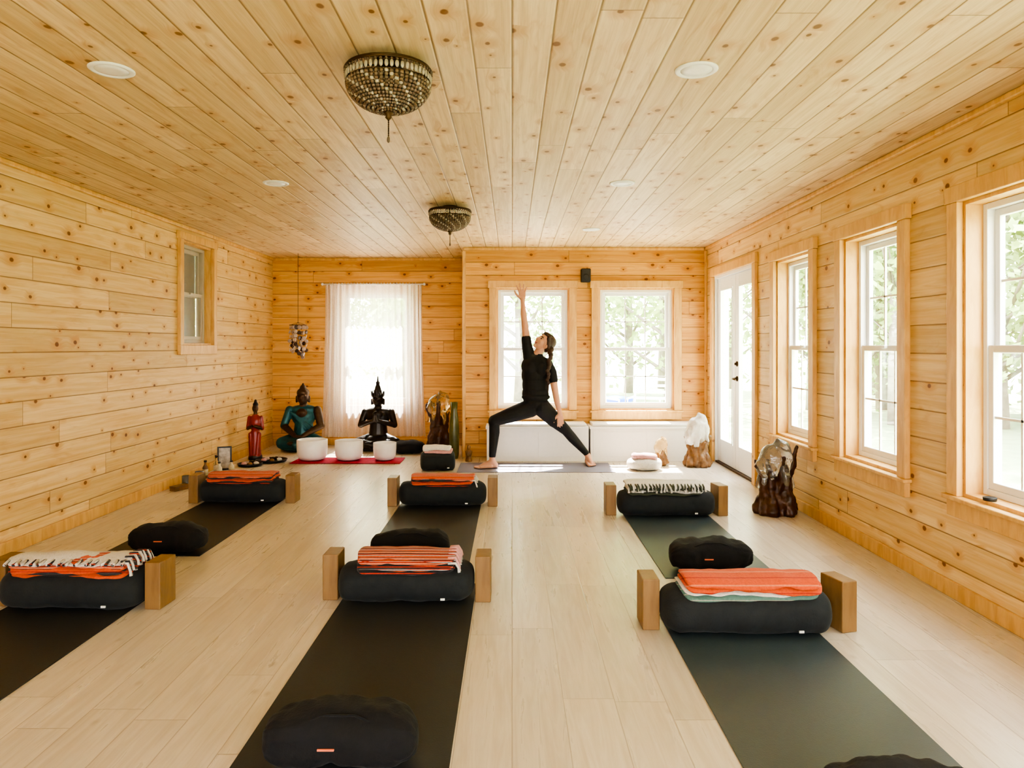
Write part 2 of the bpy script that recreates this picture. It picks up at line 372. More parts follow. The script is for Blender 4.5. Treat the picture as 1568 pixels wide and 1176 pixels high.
def window(name,loc,rz,w,h,depth=.115,cas=.085,grid=(3,2),shade=False,sill=True,cp=.035,fm=None):
    fm=fm or M_white
    mb=MB(name); x=w/2
    mb.b2(-x-cas,-x,-cp,0,-.0,h,M_trim,.004); mb.b2(x,x+cas,-cp,0,-.0,h,M_trim,.004)
    mb.b2(-x-cas-.015,x+cas+.015,-cp-.004,0,h,h+cas,M_trim,.004)
    mb.b2(-x-cas,x+cas,-cp,0,-cas-.02,-.022 if sill else 0,M_trim,.004)
    if sill: mb.b2(-x-cas-.02,x+cas+.02,-.055,0,-.022,0,M_trim,.005)
    t=.018
    mb.b2(-x,-x+t,0,depth,0,h,M_trim); mb.b2(x-t,x,0,depth,0,h,M_trim); mb.b2(-x+t,x-t,0,depth,h-t,h,M_trim); mb.b2(-x+t,x-t,0,depth,0,t,M_trim)
    x-=t; z0=t; z1=h-t; f=.032
    y0=depth-.03; y1=depth+.045
    mb.b2(-x,-x+f,y0,y1,z0,z1,fm,.003); mb.b2(x-f,x,y0,y1,z0,z1,fm,.003); mb.b2(-x+f,x-f,y0,y1,z1-f,z1,fm,.003); mb.b2(-x+f,x-f,y0,y1,z0,z0+f,fm,.003)
    x-=f; z0+=f; z1-=f; zm=(z0+z1)/2; s=.036
    for (a,b,ya) in ((z0,zm+.02,y0+.006),(zm-.02,z1,y0+.038)):
        yb=ya+.028
        mb.b2(-x,-x+s,ya,yb,a,b,fm,.003); mb.b2(x-s,x,ya,yb,a,b,fm,.003)
        mb.b2(-x+s,x-s,ya,yb,a,a+s,fm,.003); mb.b2(-x+s,x-s,ya,yb,b-s,b,fm,.003)
        ym=(ya+yb)/2
        mb.b2(-x+s,x-s,ym-.003,ym+.003,a+s,b-s,M_glass)
        if grid:
            for i in range(1,grid[0]): 
                q=-x+s+(2*x-2*s)*i/grid[0]; mb.b2(q-.006,q+.006,ym-.006,ym+.006,a+s,b-s,fm)
            for i in range(1,grid[1]):
                q=a+s+(b-a-2*s)*i/grid[1]; mb.b2(-x+s,x-s,ym-.006,ym+.006,q-.006,q+.006,fm)
    mb.box((0,y0-.006,zm+.01),(.05,.02,.018),fm,.004)
    if shade: 
        mb.b2(-x+.005,x-.005,y1+.004,y1+.007,z0,z1,M_shade)
    return mb.done(loc,rz)
k=1
for (a,b) in RW:
    window(f'window_{k}',(XR,(a+b)/2,WZ[0]),-PI/2,b-a,WZ[1]-WZ[0]); k+=1
for (a,b,z0,z1) in BW:
    window(f'window_{k}',((a+b)/2,YB,z0),0,b-a,z1-z0,depth=.06); k+=1
window(f'window_{k}',(-1.75,YR,RWn[2]),0,.9,RWn[3]-RWn[2],depth=.06,grid=None); k+=1
window(f'window_{k}',(XL,(LWn[0]+LWn[1])/2,LWn[2]),PI/2,LWn[1]-LWn[0],LWn[3]-LWn[2],depth=.09,cas=.07,grid=None,shade=True,sill=False,fm=plain('almond_vinyl',(.50,.44,.34),.5,var=.03)); k+=1
for (a,b,z0,z1) in FILL_W:
    window(f'window_{k}',((a+b)/2,YF,z0),PI,b-a,z1-z0,grid=None); k+=1  # glazing for the added fill-light openings
# french door
mb=MB('door_1'); w=DR[1]-DR[0]; x=w/2; h=DR[3]
mb.b2(-x-.09,-x,-.03,0,0,h,M_trim,.004).b2(x,x+.09,-.03,0,0,h,M_trim,.004).b2(-x-.1,x+.1,-.034,0,h,h+.09,M_trim,.004)
mb.b2(-x,-x+.03,0,.15,0,h,M_white).b2(x-.03,x,0,.15,0,h,M_white).b2(-x+.03,x-.03,0,.15,h-.03,h,M_white).b2(-x+.03,x-.03,.0,.15,0,.02,M_antq)
for sx in(-1,1):
    a,b=(-x+.033,-.003) if sx<0 else (.003,x-.033)
    y0,y1=.03,.07
    mb.b2(a,a+.10,y0,y1,.022,h-.033,M_white,.004).b2(b-.10,b,y0,y1,.022,h-.033,M_white,.004).b2(a+.1,b-.1,y0,y1,h-.153,h-.033,M_white,.004).b2(a+.1,b-.1,y0,y1,.022,.25,M_white,.004)
    mb.b2(a+.1,b-.1,.047,.053,.25,h-.153,M_glass)
    for p in (a+.1,b-.1-.018): mb.b2(p,p+.018,y0-.008,y0,.25,h-.153,M_white,.003)
    for p in (.25,h-.171): mb.b2(a+.118,b-.118,y0-.008,y0,p,p+.018,M_white,.003)
for z,r in((.95,.027),(1.10,.027)):
    mb.lathe([(r,0),(r,.008),(r*.6,.014),(.011,.03)],(0,0,0),M_antq,20,Matrix.Translation((.055,.03,z))@Matrix.Rotation(PI/2,4,'X'))
mb.tube([(.055,0.002,.95),(.055,-.02,.95),(.09,-.028,.95),(.16,-.026,.945)],[.010,.010,.009,.008],M_antq,10)
mb.done((XR,(DR[0]+DR[1])/2,0),-PI/2)
def bench(loc,w):
    mb=MB('storage_bench'); d=.33; h=.39
    mb.b2(-w/2,w/2,0,d,.0,h-.03,M_bench,.004).b2(-w/2-.012,w/2,-.015,d,h-.03,h,M_bench,.006)
    for a,b in((-w/2+.03,-.01),(.01,w/2-.03)): mb.b2(a,b,-.003,0,.05,h-.06,M_bench,.0015)
    mb.b2(-w/2+.02,w/2-.02,.0,d-.01,h,h+.03,M_bench,.012)
    return mb.done(loc)
bench((.285,7.965,0),1.13); bench((1.485,7.965,0),1.23)
# curtains
def cf(x0,x1,zt,zb,A,kf,seed,flare):
    def f(u,v):
        z=zt+(zb-zt)*v; ww=(x1-x0)
        x=x0+ww*u; x=x+flare*.05*v*v*(u if flare>0 else 1-u)*1.0
        y=A*(.4+.6*v)*math.sin(u*kf+math.sin(v*2+seed))+.006*noise.noise(Vector((x*6,z*2,seed)))
        return (x,y,z+(.01*math.sin(u*kf*2) if v==0 else 0))
    return f
mb=MB('sheer_curtain')
mb.grid(cf(-2.34,-1.76,2.08,.12,.022,46,0,-1),150,24,M_sheer)
mb.grid(cf(-1.76,-1.20,2.08,.13,.022,44,2,1),150,24,M_sheer)
mb.grid(cf(-2.38,-2.16,2.07,.12,.02,30,4,-1),60,24,M_sheer)
mb.grid(cf(-1.36,-1.15,2.07,.13,.02,30,5,1),60,24,M_sheer)
mb.tube([(-2.42,0,2.07),(-1.12,0,2.07)],.008,M_white,10)
for x in(-2.42,-1.12): mb.ell((x,0,2.07),.018,M_white); mb.tube([(x*.995-.01,0,2.07),(x*.995-.01,.12,2.07)],.006,M_white,8)
mb.done((0,9.17,0),recalc=False)
MB('wall_speaker').box((0,-.055,0),(.11,.10,.155),M_black,.012).lathe([(.035,0),(.035,.004),(.02,.002)],(0,0,0),M_black,20,Matrix.Translation((0,-.105,-.02))@Matrix.Rotation(PI/2,4,'X')).box((0,-.003,0),(.04,.012,.06),M_black).done((.845,YB,2.09))
for x,y in((.76,2.96),(.77,5.02),(-1.65,2.96),(-1.65,5.02),(.77,7.0)):
    mb=MB('recessed_light'); mb.lathe([(.088,0),(.088,-.004),(.080,-.009),(.066,-.006),(.063,.0)],(0,0,0),M_white,36); mb.lathe([(.064,-.0005),(.064,-.005),(.03,-.007)],(0,0,0),M_frost,36); mb.done((x,y,ZC))
# chandeliers
def chandelier(loc):
    mb=MB('beaded_chandelier')
    mb.lathe([(.06,0),(.06,-.012),(.045,-.022),(.012,-.03),(.008,-.06)],(0,0,0),M_antq,24)
    def ring(r,z,t): mb.tube([(r*math.cos(2*PI*i/48),r*math.sin(2*PI*i/48),z) for i in range(48)],t,M_antq,8,closed=True)
    ring(.166,-.034,.005); ring(.172,-.042,.005); ring(.163,-.086,.004); ring(.022,-.200,.005)
    for i in range(4):
        a=2*PI*i/4+.4; mb.tube([(.168*math.cos(a),.168*math.sin(a),-.036),(.03*math.cos(a),.03*math.sin(a),-.018)],.004,M_antq,6)
    N=52
    for i in range(N):
        a=2*PI*i/N; ca,sa=math.cos(a),math.sin(a)
        R=Matrix.Rotation(a,3,'Z')
        mb.ell((.171*ca,.171*sa,-.050),(.006,.006,.005),M_bead,R,8,6)
        mb.ell((.168*ca,.168*sa,-.068),(.006,.0085,.015),M_cryst,R,8,6)
        M=13
        for j in range(M):
            t=(j+.5)/M; ph=t*PI/2*.93
            r=.162*math.cos(ph); z=-.088-.112*math.sin(ph)
            if r<.075 and i%2: continue
            if r<.035 and i%4: continue
            s=.0092*(.55+.45*math.cos(ph))+.0008
            mb.ell((r*ca,r*sa,z),(s,s,s*.95),M_bead if (i*7+j*3)%5 else M_cryst,None,8,6)
        if i%2==0: mb.tube([(.162*math.cos(t*PI/2*.93/6)*ca,.162*math.cos(t*PI/2*.93/6)*sa,-.088-.112*math.sin(t*PI/2*.93/6)) for t in range(7)],.0016,M_antq,5)
    mb.lathe([(.022,-.198),(.020,-.208),(.010,-.216),(.014,-.224),(.004,-.234)],(0,0,0),M_antq,16)
    z=-.236
    for j in range(9): mb.ell((0,0,z),(.0035,.0035,.004),M_antq,None,8,6); z-=.0075
    mb.ell((0,0,z-.008),(.006,.006,.014),M_bead,None,8,6)
    return mb.done(loc)
chandelier((-.495,2.88,ZC)); chandelier((-.506,5.86,ZC))
# ------------------------------------------------------------ yoga props
def sg(x,e): return math.copysign(abs(x)**e,x)
def pillow(mb,W,D,H,mat,z0=0,e=2.6,endp=5,bend=0,amp=.004,freq=9,seed=0,nu=56,nv=36,off=(0,0),drape=0,pleat=0):
    def f(a,b):
        u=math.sin(PI/2*(2*a-1)); th=2*PI*b
        r=max(0,1-abs(u)**endp)**(1/2.3)
        rr=r*(1+pleat*math.cos(th*13)*abs(u)**3)
        y=sg(math.cos(th),2/e)*D/2*rr; z=sg(math.sin(th),2/e)*H/2*(rr**.8)
        x=u*W/2; nz=noise.noise(Vector((x*freq,y*freq,z*freq+seed*7.3)))*amp+noise.noise(Vector((x*freq*3,y*freq*3,z*freq*3+seed)))*amp*.4
        z+=nz+H/2
        y+=nz+bend*(u*u)
        return (x+off[0],y+off[1],z0+max(0,z)-drape*y*y)
    mb.grid(f,nu,nv,mat,wrapv=True)
def bolster(loc,W=.69,rz=0,s=0,H=.19):
    mb=MB('yoga_bolster'); pillow(mb,W,.27,H,M_bol,e=2.5,endp=11,amp=.009,freq=8,seed=s,nu=80,nv=44)
    mb.box((W*.28,-.128,.035),(.022,.006,.010),M_white,.001)
    return mb.done(loc,rz)
def crescent(loc,rz=0,s=0,W=.47):
    mb=MB('crescent_meditation_cushion'); pillow(mb,W,.23,.165,M_cush,e=2.7,endp=4.2,bend=-.05,amp=.016,freq=9,seed=s,pleat=.05,nu=70,nv=44)
    mb.box((-.03,-.122,.082),(.05,.006,.006),M_tag,.001)
    mb.tube([(-W*.30,-.10,.135),(-W*.1,-.075,.160),(W*.1,-.075,.160),(W*.30,-.10,.135)],.004,M_cush,6)
    return mb.done(loc,rz)
def block(loc,rz=0):
    mb=MB('yoga_block'); mb.box((0,0,.1145),(.078,.15,.229),M_block,.005); return mb.done(loc,rz)
def ymat(x0,x1,y0,y1,m,rz=0):
    mb=MB('yoga_mat'); w=x1-x0; l=y1-y0
    mb.box((0,0,.003),(w,l,.005),m,.0015)
    return mb.done(((x0+x1)/2,(y0+y1)/2,0),rz)
DRP=1.9
def blanket(loc,W,layers,D=.235,fr=None,rz=0,s=0):
    mb=MB('folded_blanket'); z=0; rnd=random.Random(s)
    for i,(m,h) in enumerate(layers):
        pillow(mb,W*(1-rnd.random()*.05),D*(1-rnd.random()*.07),h*1.08,m,z0=z,e=5,endp=24,amp=.010,freq=6,seed=s+i,nu=60,nv=36,off=((rnd.random()-.5)*.018,(rnd.random()-.5)*.014),drape=DRP)
        z+=h
    if fr:
        for side,m,n,zz in fr:
            for j in range(n):
                if side in('r','l'):
                    sx=1 if side=='r' else -1; y=-D/2+D*(j+.5)/n; x=sx*W*.47; q=rnd.random()*.02; z2=zz-DRP*y*y
                    mb.tube([(x-sx*.02,y,z2),(x+sx*.018,y-.004,z2+.003),(x+sx*(.032),y-.006,z2-.018-q),(x+sx*.036,y-.008,z2-.04-q)],[.006,.007,.006,.008],m,6)
                else:
                    dr=.030 if side=='f' else .006
                    x=-W/2+W*(j+.5)/n+(rnd.random()-.5)*.012; q=rnd.random()*.5*dr+.003; dx=(rnd.random()-.5)*.03; z2=zz-DRP*D*D*.16
                    mb.tube([(x,-D*.35,z2),(x+dx*.5,-D*.5-.004,z2-.010),(x+dx,-D*.5-.012,z2-dr-q)],[.006,.007,.008],m,6)
    return mb.done(loc,rz)
def station(xb,yb,Wb,mx0,mx1,my0,my1,mm,cu,bl,bk,s,rz=0,BH=.19):
    ymat(mx0,mx1,my0,my1,mm)
    bolster((xb,yb,.0065),Wb,rz,s,BH)
    crescent((*cu[:2],.0065),cu[2],s)
    for x,y,r in bk: block((x,y,.006 if mx0-.03<x<mx1+.03 else 0),r)
    W,ly,fr,dx=bl; blanket((xb+dx,yb,.006+BH-.006),W,ly,fr=fr,s=s)
station(-.53,3.64,.68,-.855,-.19,1.95,3.86,M_mat,(-.52,2.24,.0),(.50,[(M_dk,.014),(M_or2,.018),(M_dk,.010),(M_or,.018),(M_or2,.018)],[('r',M_cr,9,.05),('r',M_pk,7,.075)],.0),[(-.915,3.69,0),(-.145,3.66,0)],1,BH=.18)
station(-.555,5.78,.70,-.90,-.25,4.05,6.0,M_mat,(-.61,4.34,.05),(.52,[(M_dk,.016),(M_orp,.018),(M_dk,.014),(M_or,.018)],[('r',M_cr,5,.04)],.0),[(-.955,5.80,0),(-.155,5.80,0)],2)
station(1.045,3.24,.75,.70,1.365,1.65,3.42,M_mat2,(1.03,1.88,-.1),(.62,[(M_te,.020),(M_cr,.010),(M_orp,.022),(M_orp,.020)],None,.01),[(.627,3.31,0),(1.490,3.28,.25)],3)
station(1.16,5.44,.73,.845,1.48,3.95,5.62,M_mat2,(1.13,4.13,.0),(.58,[(M_gn,.018),(M_cr,.022),(M_gn,.014),(M_cr,.020)],[('f',M_gn,22,.075),('f',M_cr,26,.065)],-.02),[(.750,5.50,.0),(1.580,5.48,.15)],4)
station(-2.135,3.54,.69,-2.47,-1.845,1.9,3.78,M_mat,(-2.15,2.2,0),(.60,[(M_orp,.018),(M_dk,.008),(M_orp,.022),(M_or,.014),(M_cr,.010)],[('r',M_cr,10,.07),('r',M_dk,6,.075),('s',M_dk,14,.076),('s',M_cr,14,.078)],.0),[(-2.525,3.60,0),(-1.742,3.56,-.05)],5)
station(-2.20,5.90,.69,-2.52,-1.90,4.37,6.12,M_mat,(-2.13,4.50,.0),(.56,[(M_dk,.018),(M_orp,.018),(M_dk,.014),(M_or,.016)],None,.0),[(-2.595,5.92,0),(-1.805,5.92,0)],6)
ymat(-.56,1.05,7.27,7.86,M_mat3)
bolster((-.77,7.45,0),.36,.15,9); blanket((-.77,7.45,.186),.30,[(M_pk,.03),(M_cr,.035)],D=.20,s=11)
mb=MB('round_meditation_cushion'); pillow(mb,.36,.30,.13,M_cr,e=2.6,endp=3,amp=.01,seed=3); pillow(mb,.26,.22,.06,M_pk,z0=.11,e=3,endp=6,amp=.01,seed=5); mb.done((1.37,7.45,0))
mb=MB('black_meditation_cushion'); pillow(mb,.40,.26,.15,M_cush,e=2.6,endp=3,amp=.012,seed=8); mb.done((-1.24,8.60,0))
def cl(u,v): 
    x=-2.42+1.2*u; y=7.80+.42*v; return (x,y,.006+.006*abs(noise.noise(Vector((x*7,y*7,1)))))
mb=MB('magenta_altar_cloth'); mb.grid(cl,60,24,M_pink)
mb.grid(lambda u,v:(-2.42+1.2*u,7.80+.42*v,.001),2,2,M_pink); mb.done(recalc=False)
for x,r,h in((-2.23,.168,.225),(-1.82,.155,.215),(-1.42,.128,.19)):
    mb=MB('crystal_singing_bowl'); mb.lathe([(r*.55,0),(r*.82,.012),(r*.95,.05),(r,.12),(r,h),(r-.008,h+.002),(r-.014,h),(r-.014,.12),(r*.86,.06),(r*.7,.03),(.002,.022)],(0,0,0),M_frost,40); mb.done((x,8.02,.014))
# ------------------------------------------------------------ statues
def buddha(name,loc,body,skin,scale,crown=False,rz=0):
    p=[E((0,.02,.03),(.25,.19,.035),body),E((0,.02,.11),(.19,.15,.085),body)]
    for s in(-1,1):
        p+=[C((s*.06,.03,.13),.085,(s*.215,-.04,.095),.065,body),C((s*.215,-.05,.085),.058,(-s*.04,-.145,.085),.040,body),E((-s*.08,-.15,.10),(.05,.03,.022),skin)]
    p+=[C((0,.05,.16),.115,(0,.05,.30),.10,body),E((0,.045,.38),(.135,.085,.12),body),E((0,.05,.455),(.155,.07,.055),body),
        C((0,.04,.48),.045,(0,.03,.54),.042,skin),E((0,-.02,.42),(.06,.035,.05),skin)]
    for s in(-1,1):
        m=skin if s>0 else body
        if crown:
            p+=[C((s*.155,.04,.45),.042,(s*.20,-.0,.30),.036,m),C((s*.20,-.0,.30),.034,(s*.03,-.13,.36),.024,skin),C((s*.02,-.135,.36),.022,(s*.01,-.14,.43),.014,skin)]
        else:
            p+=[C((s*.155,.04,.45),.048,(s*.205,.0,.28),.042,m),C((s*.205,.0,.28),.040,(s*.05,-.13,.185),.026,skin),E((0,-.145,.175),(.06,.035,.018),skin)]
        p+=[C((s*.072,.02,.60),.012,(s*.070,.015,.545),.013,skin)]
    p+=[E((0,.01,.60),(.066,.074,.082),skin),E((0,-.02,.565),(.045,.045,.035),skin),C((0,-.062,.615),.008,(0,-.072,.590),.012,skin),C((-.016,-.064,.565),.006,(.016,-.064,.565),.006,skin)]
    for s in(-1,1): p+=[C((s*.015,-.062,.620),.007,(s*.045,-.048,.618),.006,skin),E((s*.028,-.058,.605),(.013,.008,.006),skin)]
    if crown:
        for i in range(9):
            a=-PI+PI*i/8; p.append(C((.068*math.cos(a),.01+.07*math.sin(a),.645),.012,(.078*math.cos(a),.01+.08*math.sin(a),.70+.02*math.sin(PI*i/8)),.006,body))
        p+=[C((0,.015,.66),.055,(0,.015,.74),.035,body),C((0,.015,.74),.03,(0,.015,.80),.018,body),E((0,.015,.80),(.028,.028,.012),body),C((0,.015,.80),.014,(0,.015,.90),.004,body)]
    else:
        p+=[E((0,.02,.645),(.070,.076,.055),skin),E((0,.02,.70),(.036,.036,.034),skin),E((0,.02,.735),(.014,.014,.02),skin)]
        for i in range(4): p.append(C((-.13+.02*i,-.025,.44-.01*i),.010,(.05+.035*i,-.045,.24),.010,body))
    return sculpt(name,p,.007,2,loc,rz,scale=scale)
buddha('buddha_statue',(-2.56,8.78,0),M_teal,M_bronze,1.10)
buddha('crowned_bodhisattva_statue',(-1.65,8.82,0),M_darkbr,M_darkbr,1.04,crown=True)
p=[C((0,0,.02),.075,(0,0,.05),.06,M_darkbr),C((0,0,.06),.062,(0,0,.30),.048,M_red),E((0,0,.40),(.068,.05,.10),M_red),C((0,0,.48),.02,(0,0,.53),.02,M_bronze),
   E((0,-.005,.56),(.033,.036,.045),M_bronze),E((0,.005,.60),(.030,.032,.03),M_darkbr),E((0,.005,.635),(.016,.016,.025),M_darkbr),E((0,-.04,.555),(.007,.01,.01),M_bronze)]
for s in(-1,1): p+=[C((s*.065,0,.46),.022,(s*.08,-.01,.34),.02,M_red),C((s*.08,-.01,.34),.02,(s*.015,-.065,.37),.013,M_bronze),C((s*.03,-.03,.06),.03,(s*.045,-.02,.28),.025,M_red)]
sculpt('standing_deity_figurine',p,.006,2,(-2.90,8.12,0),scale=1.03)
def rootglass(name,loc,wood,glass,w,h,seed,rz=0,gf=.5,spikes=4,tall=0):
    r=random.Random(seed); p=[]
    zt=h*(1-gf*.75)
    p.append(C((0,0,.03),w*.30,(0,0,zt*.8),w*.20,wood))
    for i in range(9):
        a=2*PI*i/9+r.random()*.4; b=a+r.random()*1.2-.6
        p.append(C((math.cos(a)*w*.36,math.sin(a)*w*.30,.03),w*(.09+.04*r.random()),(math.cos(b)*w*.22,math.sin(b)*w*.18,zt*(.6+.4*r.random())),w*.07,wood))
    for i in range(spikes):
        a=2*PI*i/spikes+r.random(); p.append(C((math.cos(a)*w*.2,math.sin(a)*w*.15,zt*.7),w*.09,(math.cos(a)*w*.42,math.sin(a)*w*.3,zt+h*(.12+tall)*r.random()),w*.045,wood))
    e=empty(name,loc); e.rotation_euler[2]=rz
    sculpt('root_base',p,.008,2,disp=w*.05,dfreq=14/w*.3,parent=e)
    g=[E((0,0,h-(h-zt)*.55),(w*.36,w*.30,(h-zt)*.46),glass),E((w*.10,0,h-(h-zt)*.3),(w*.22,w*.2,(h-zt)*.3),glass),E((-w*.20,-.02,h-(h-zt)*.72),(w*.24,w*.22,(h-zt)*.34),glass),C((w*.02,0,h-(h-zt)*.3),w*.12,(w*.04,0,h*.99),w*.06,glass)]
    for i in range(9):
        a=2*PI*i/9+r.random(); z=h-(h-zt)*.7
        g.append(C((math.cos(a)*w*.26,math.sin(a)*w*.24,z),w*.09,(math.cos(a)*w*.36,math.sin(a)*w*.31,z-h*(.10+.2*r.random())),w*.045,glass))
    sculpt('melted_glass',g,.008,4,disp=w*.025,dfreq=11,parent=e)
    return e
rootglass('root_glass_sculpture',(2.02,5.50,0),M_dwood,M_sglass,.37,.56,3,0,.66,7,.35)
rootglass('root_glass_sculpture',(1.98,7.66,0),M_mwood,M_milk,.34,.56,5,0,.75,3)
rootglass('glass_orb_sculpture',(1.60,7.70,0),M_mwood,M_aglass,.19,.31,8,0,.7,3)
rootglass('driftwood_glass_sculpture',(-.86,8.50,0),M_dwood,M_aglass,.36,.74,12,.4,.45,5,.2)
MB('tall_green_vase').lathe([(.045,0),(.055,.05),(.06,.25),(.05,.45),(.035,.55),(.042,.64),(.036,.64),(.03,.56),(.04,.4),(.04,.05),(.002,.03)],(0,0,0),plain('olive_glaze',(.12,.12,.04),.3,var=.4,scale=12),24).done((-.66,8.2,0))
p=[C((0,0,.01),.04,(0,0,.05),.03,M_mwood),E((0,0,.09),(.035,.03,.045),M_mwood),E((0,-.005,.155),(.022,.022,.028),M_mwood),C((.03,0,.11),.012,(.01,-.03,.07),.01,M_mwood),C((-.03,0,.11),.012,(-.01,-.03,.07),.01,M_mwood)]
sculpt('small_carved_figurine',p,.005,2,(-.48,7.98,0))
for (x,y,r) in((-2.66,7.95,.17),(-2.80,7.68,.13)):
    mb=MB('brass_tray'); mb.lathe([(r*.7,0),(r*.92,.006),(r,.03),(r-.006,.031),(r*.9,.012),(r*.6,.008),(.002,.008)],(0,0,0),M_darkbr,36)
    for i in range(5):
        a=i*1.26; mb.ell((r*.5*math.cos(a),r*.5*math.sin(a),.028),(.03,.022,.02),[M_cr,M_bronze,M_shell,M_pk,M_mwood][i])
    mb.done((x,y,0))
mb=MB('picture_frame'); T=Matrix.Rotation(-.18,4,'X')
for a in((-.07,-.055),(.055,.07)): mb.b2(a[0],a[1],-.008,.008,0,.24,M_black,.003,T)
mb.b2(-.055,.055,-.008,.008,0,.015,M_black,.003,T).b2(-.055,.055,-.008,.008,.225,.24,M_black,.003,T).b2(-.055,.055,-.003,.003,.015,.225,M_paper,0,T)
mb.tube([(0,.045,.22),(0,.13,.004)],.004,M_black,6); mb.done((-2.97,7.42,.002),.35)
for x,y,h,m in((-2.93,7.12,.20,M_aglass),(-2.86,7.02,.15,M_label),(-2.98,6.98,.17,M_mwood),(-2.82,7.22,.13,M_label)):
    mb=MB('small_bottle'); mb.lathe([(.024,0),(.026,.01),(.026,h*.6),(.011,h*.76),(.011,h*.9)],(0,0,0),m,20).lathe([(.014,h*.9),(.014,h),(.01,h)],(0,0,0),M_black,16).lathe([(.0268,h*.15),(.0268,h*.5)],(0,0,0),M_label,20); mb.done((x,y,0))
for x,y,h in((-2.95,6.78,.10),(-2.90,6.62,.08),(-2.99,6.60,.09)):
    mb=MB('glass_jar'); mb.lathe([(.035,0),(.04,.01),(.04,h),(.037,h),(.036,.014),(.002,.01)],(0,0,0),M_mglass,24).lathe([(.03,.011),(.03,h*.5),(.002,h*.5)],(0,0,0),M_cr,20); mb.done((x,y,0))
mb=MB('wooden_incense_box'); mb.b2(-.08,.08,-.035,.035,0,.03,M_mwood,.003).b2(-.082,.082,-.037,.037,.031,.042,M_mwood,.003); mb.done((-2.96,6.40,0),1.2)
mb=MB('shell_wind_chime'); mb.tube([(0,0,0),(0,0,-.86)],.0025,M_black,6)
mb.tube([(.10*math.cos(i*PI/12),.10*math.sin(i*PI/12),-.88) for i in range(24)],.005,M_mwood,8,closed=True)
mb.tube([(-.1,0,-.88),(0,0,-.85),(.1,0,-.88)],.002,M_black,5); mb.tube([(0,-.1,-.88),(0,0,-.85),(0,.1,-.88)],.002,M_black,5)
r=random.Random(2)
for i in range(12):
    a=2*PI*i/12; rr=.10 if i%2 else .06; L=.28+.12*r.random(); x,y=rr*math.cos(a),rr*math.sin(a)
    mb.tube([(x,y,-.88),(x,y,-.88-L)],.001,M_black,4)
    n=6
    for j in range(n):
        z=-.91-(L-.03)*j/(n-1); R=Matrix.Rotation(r.random()*PI,3,'Z')@Matrix.Rotation(PI/2+r.random()*.4,3,'X')
        mb.ell((x,y,z),(.026,.026,.004),M_shell if r.random()<.7 else M_dwood,R,10,6)
mb.done((-2.63,8.83,ZC))
MB('sill_tealight').lathe([(.028,0),(.03,.015),(.027,.016),(.02,.012)],(0,0,0),M_black,20).done((2.262,3.40,WZ[0]+.019))
# ------------------------------------------------------------ woman
def hand(W,d,n,s,sc=1,spread=.22,curl=.25,m=M_skin):
    W=Vector(W); d=Vector(d).normalized(); n=(Vector(n)-Vector(n).dot(d)*d).normalized(); s0=Vector(s); s=(s0-s0.dot(d)*d-s0.dot(n)*n).normalized()
    out=[]; offs=[.027,.009,-.009,-.026]; Ls=[.070,.078,.072,.056]; kb=[.084,.088,.084,.076]
    out.append(C(W-d*.02,.024*sc,W+d*.02*sc,.021*sc,m))
    for i,o in enumerate(offs):
        K=W+(d*kb[i]+s*o)*sc; out.append(C(W+(d*.015+s*o*.55)*sc,.015*sc,K,.0108*sc,m))
        di=(d+s*(o/.027)*spread).normalized(); q=K; c=curl*.4
        for j,f in enumerate((.42,.32,.26)):
            dd=(di*math.cos(c)+n*math.sin(c)).normalized(); q2=q+dd*Ls[i]*f*sc
            out.append(C(q,(.0092-.0008*j)*sc,q2,(.0084-.0008*j)*sc,m)); q=q2; c+=curl
    a=W+(d*.022+s*.016)*sc; b=a+(d*.55+s*.75+n*.15).normalized()*.042*sc; c=b+(d*.75+s*.5+n*.1).normalized()*.032*sc; e=c+(d*.9+s*.3).normalized()*.024*sc
    out+=[C(a,.016*sc,b,.0115*sc,m),C(b,.0108*sc,c,.0095*sc,m),C(c,.0094*sc,e,.0078*sc,m)]
    return out
def foot(A,fd,m=M_skin):
    A=Vector(A); f=Vector(fd).normalized(); s=Vector((-f.y,f.x,0)); z=Vector((0,0,1)); base=Vector((A.x,A.y,0))
    o=[C(A,.034,base+f*(-.035)+z*.030,.030,m),C(A+z*-.01,.034,base+f*.10+z*.028,.024,m),C(base-f*.03+z*.026,.026,base+f*.12+z*.02,.020,m)]
    for i in range(5):
        t=(i-2)*.016; L=[.175,.178,.170,.160,.148][i]; r=[.0125,.0095,.009,.0085,.008][i]
        o.append(C(base+f*.02+s*t*.7+z*.024,.022,base+f*.125+s*t*1.1+z*.016,.014,m)); o.append(C(base+f*.125+s*t*1.15+z*.013,r+.001,base+f*L+s*t*1.2+z*.011,r,m))
    return o
WM=[]; K=M_cloth; Y0=7.55
WM+=[E((.250,Y0+.01,.665),(.140,.100,.090),K),E((.19,Y0+.045,.64),(.085,.085,.085),K),E((.31,Y0+.045,.64),(.085,.085,.085),K),
 E((.246,Y0+.005,.77),(.142,.100,.150),K),E((.242,Y0,.87),(.136,.095,.17),K),E((.240,Y0,.97),(.142,.098,.16),K),E((.245,Y0,1.06),(.150,.102,.13),K),
 E((.205,Y0-.058,1.05),(.068,.052,.075),K),E((.300,Y0-.058,1.03),(.068,.052,.075),K),E((.25,Y0-.02,.74),(.150,.085,.05),K),
 C((.18,Y0,1.16),.064,(.365,Y0,1.08),.064,K),C((.235,Y0,1.12),.07,(.275,Y0,1.175),.052,K)]
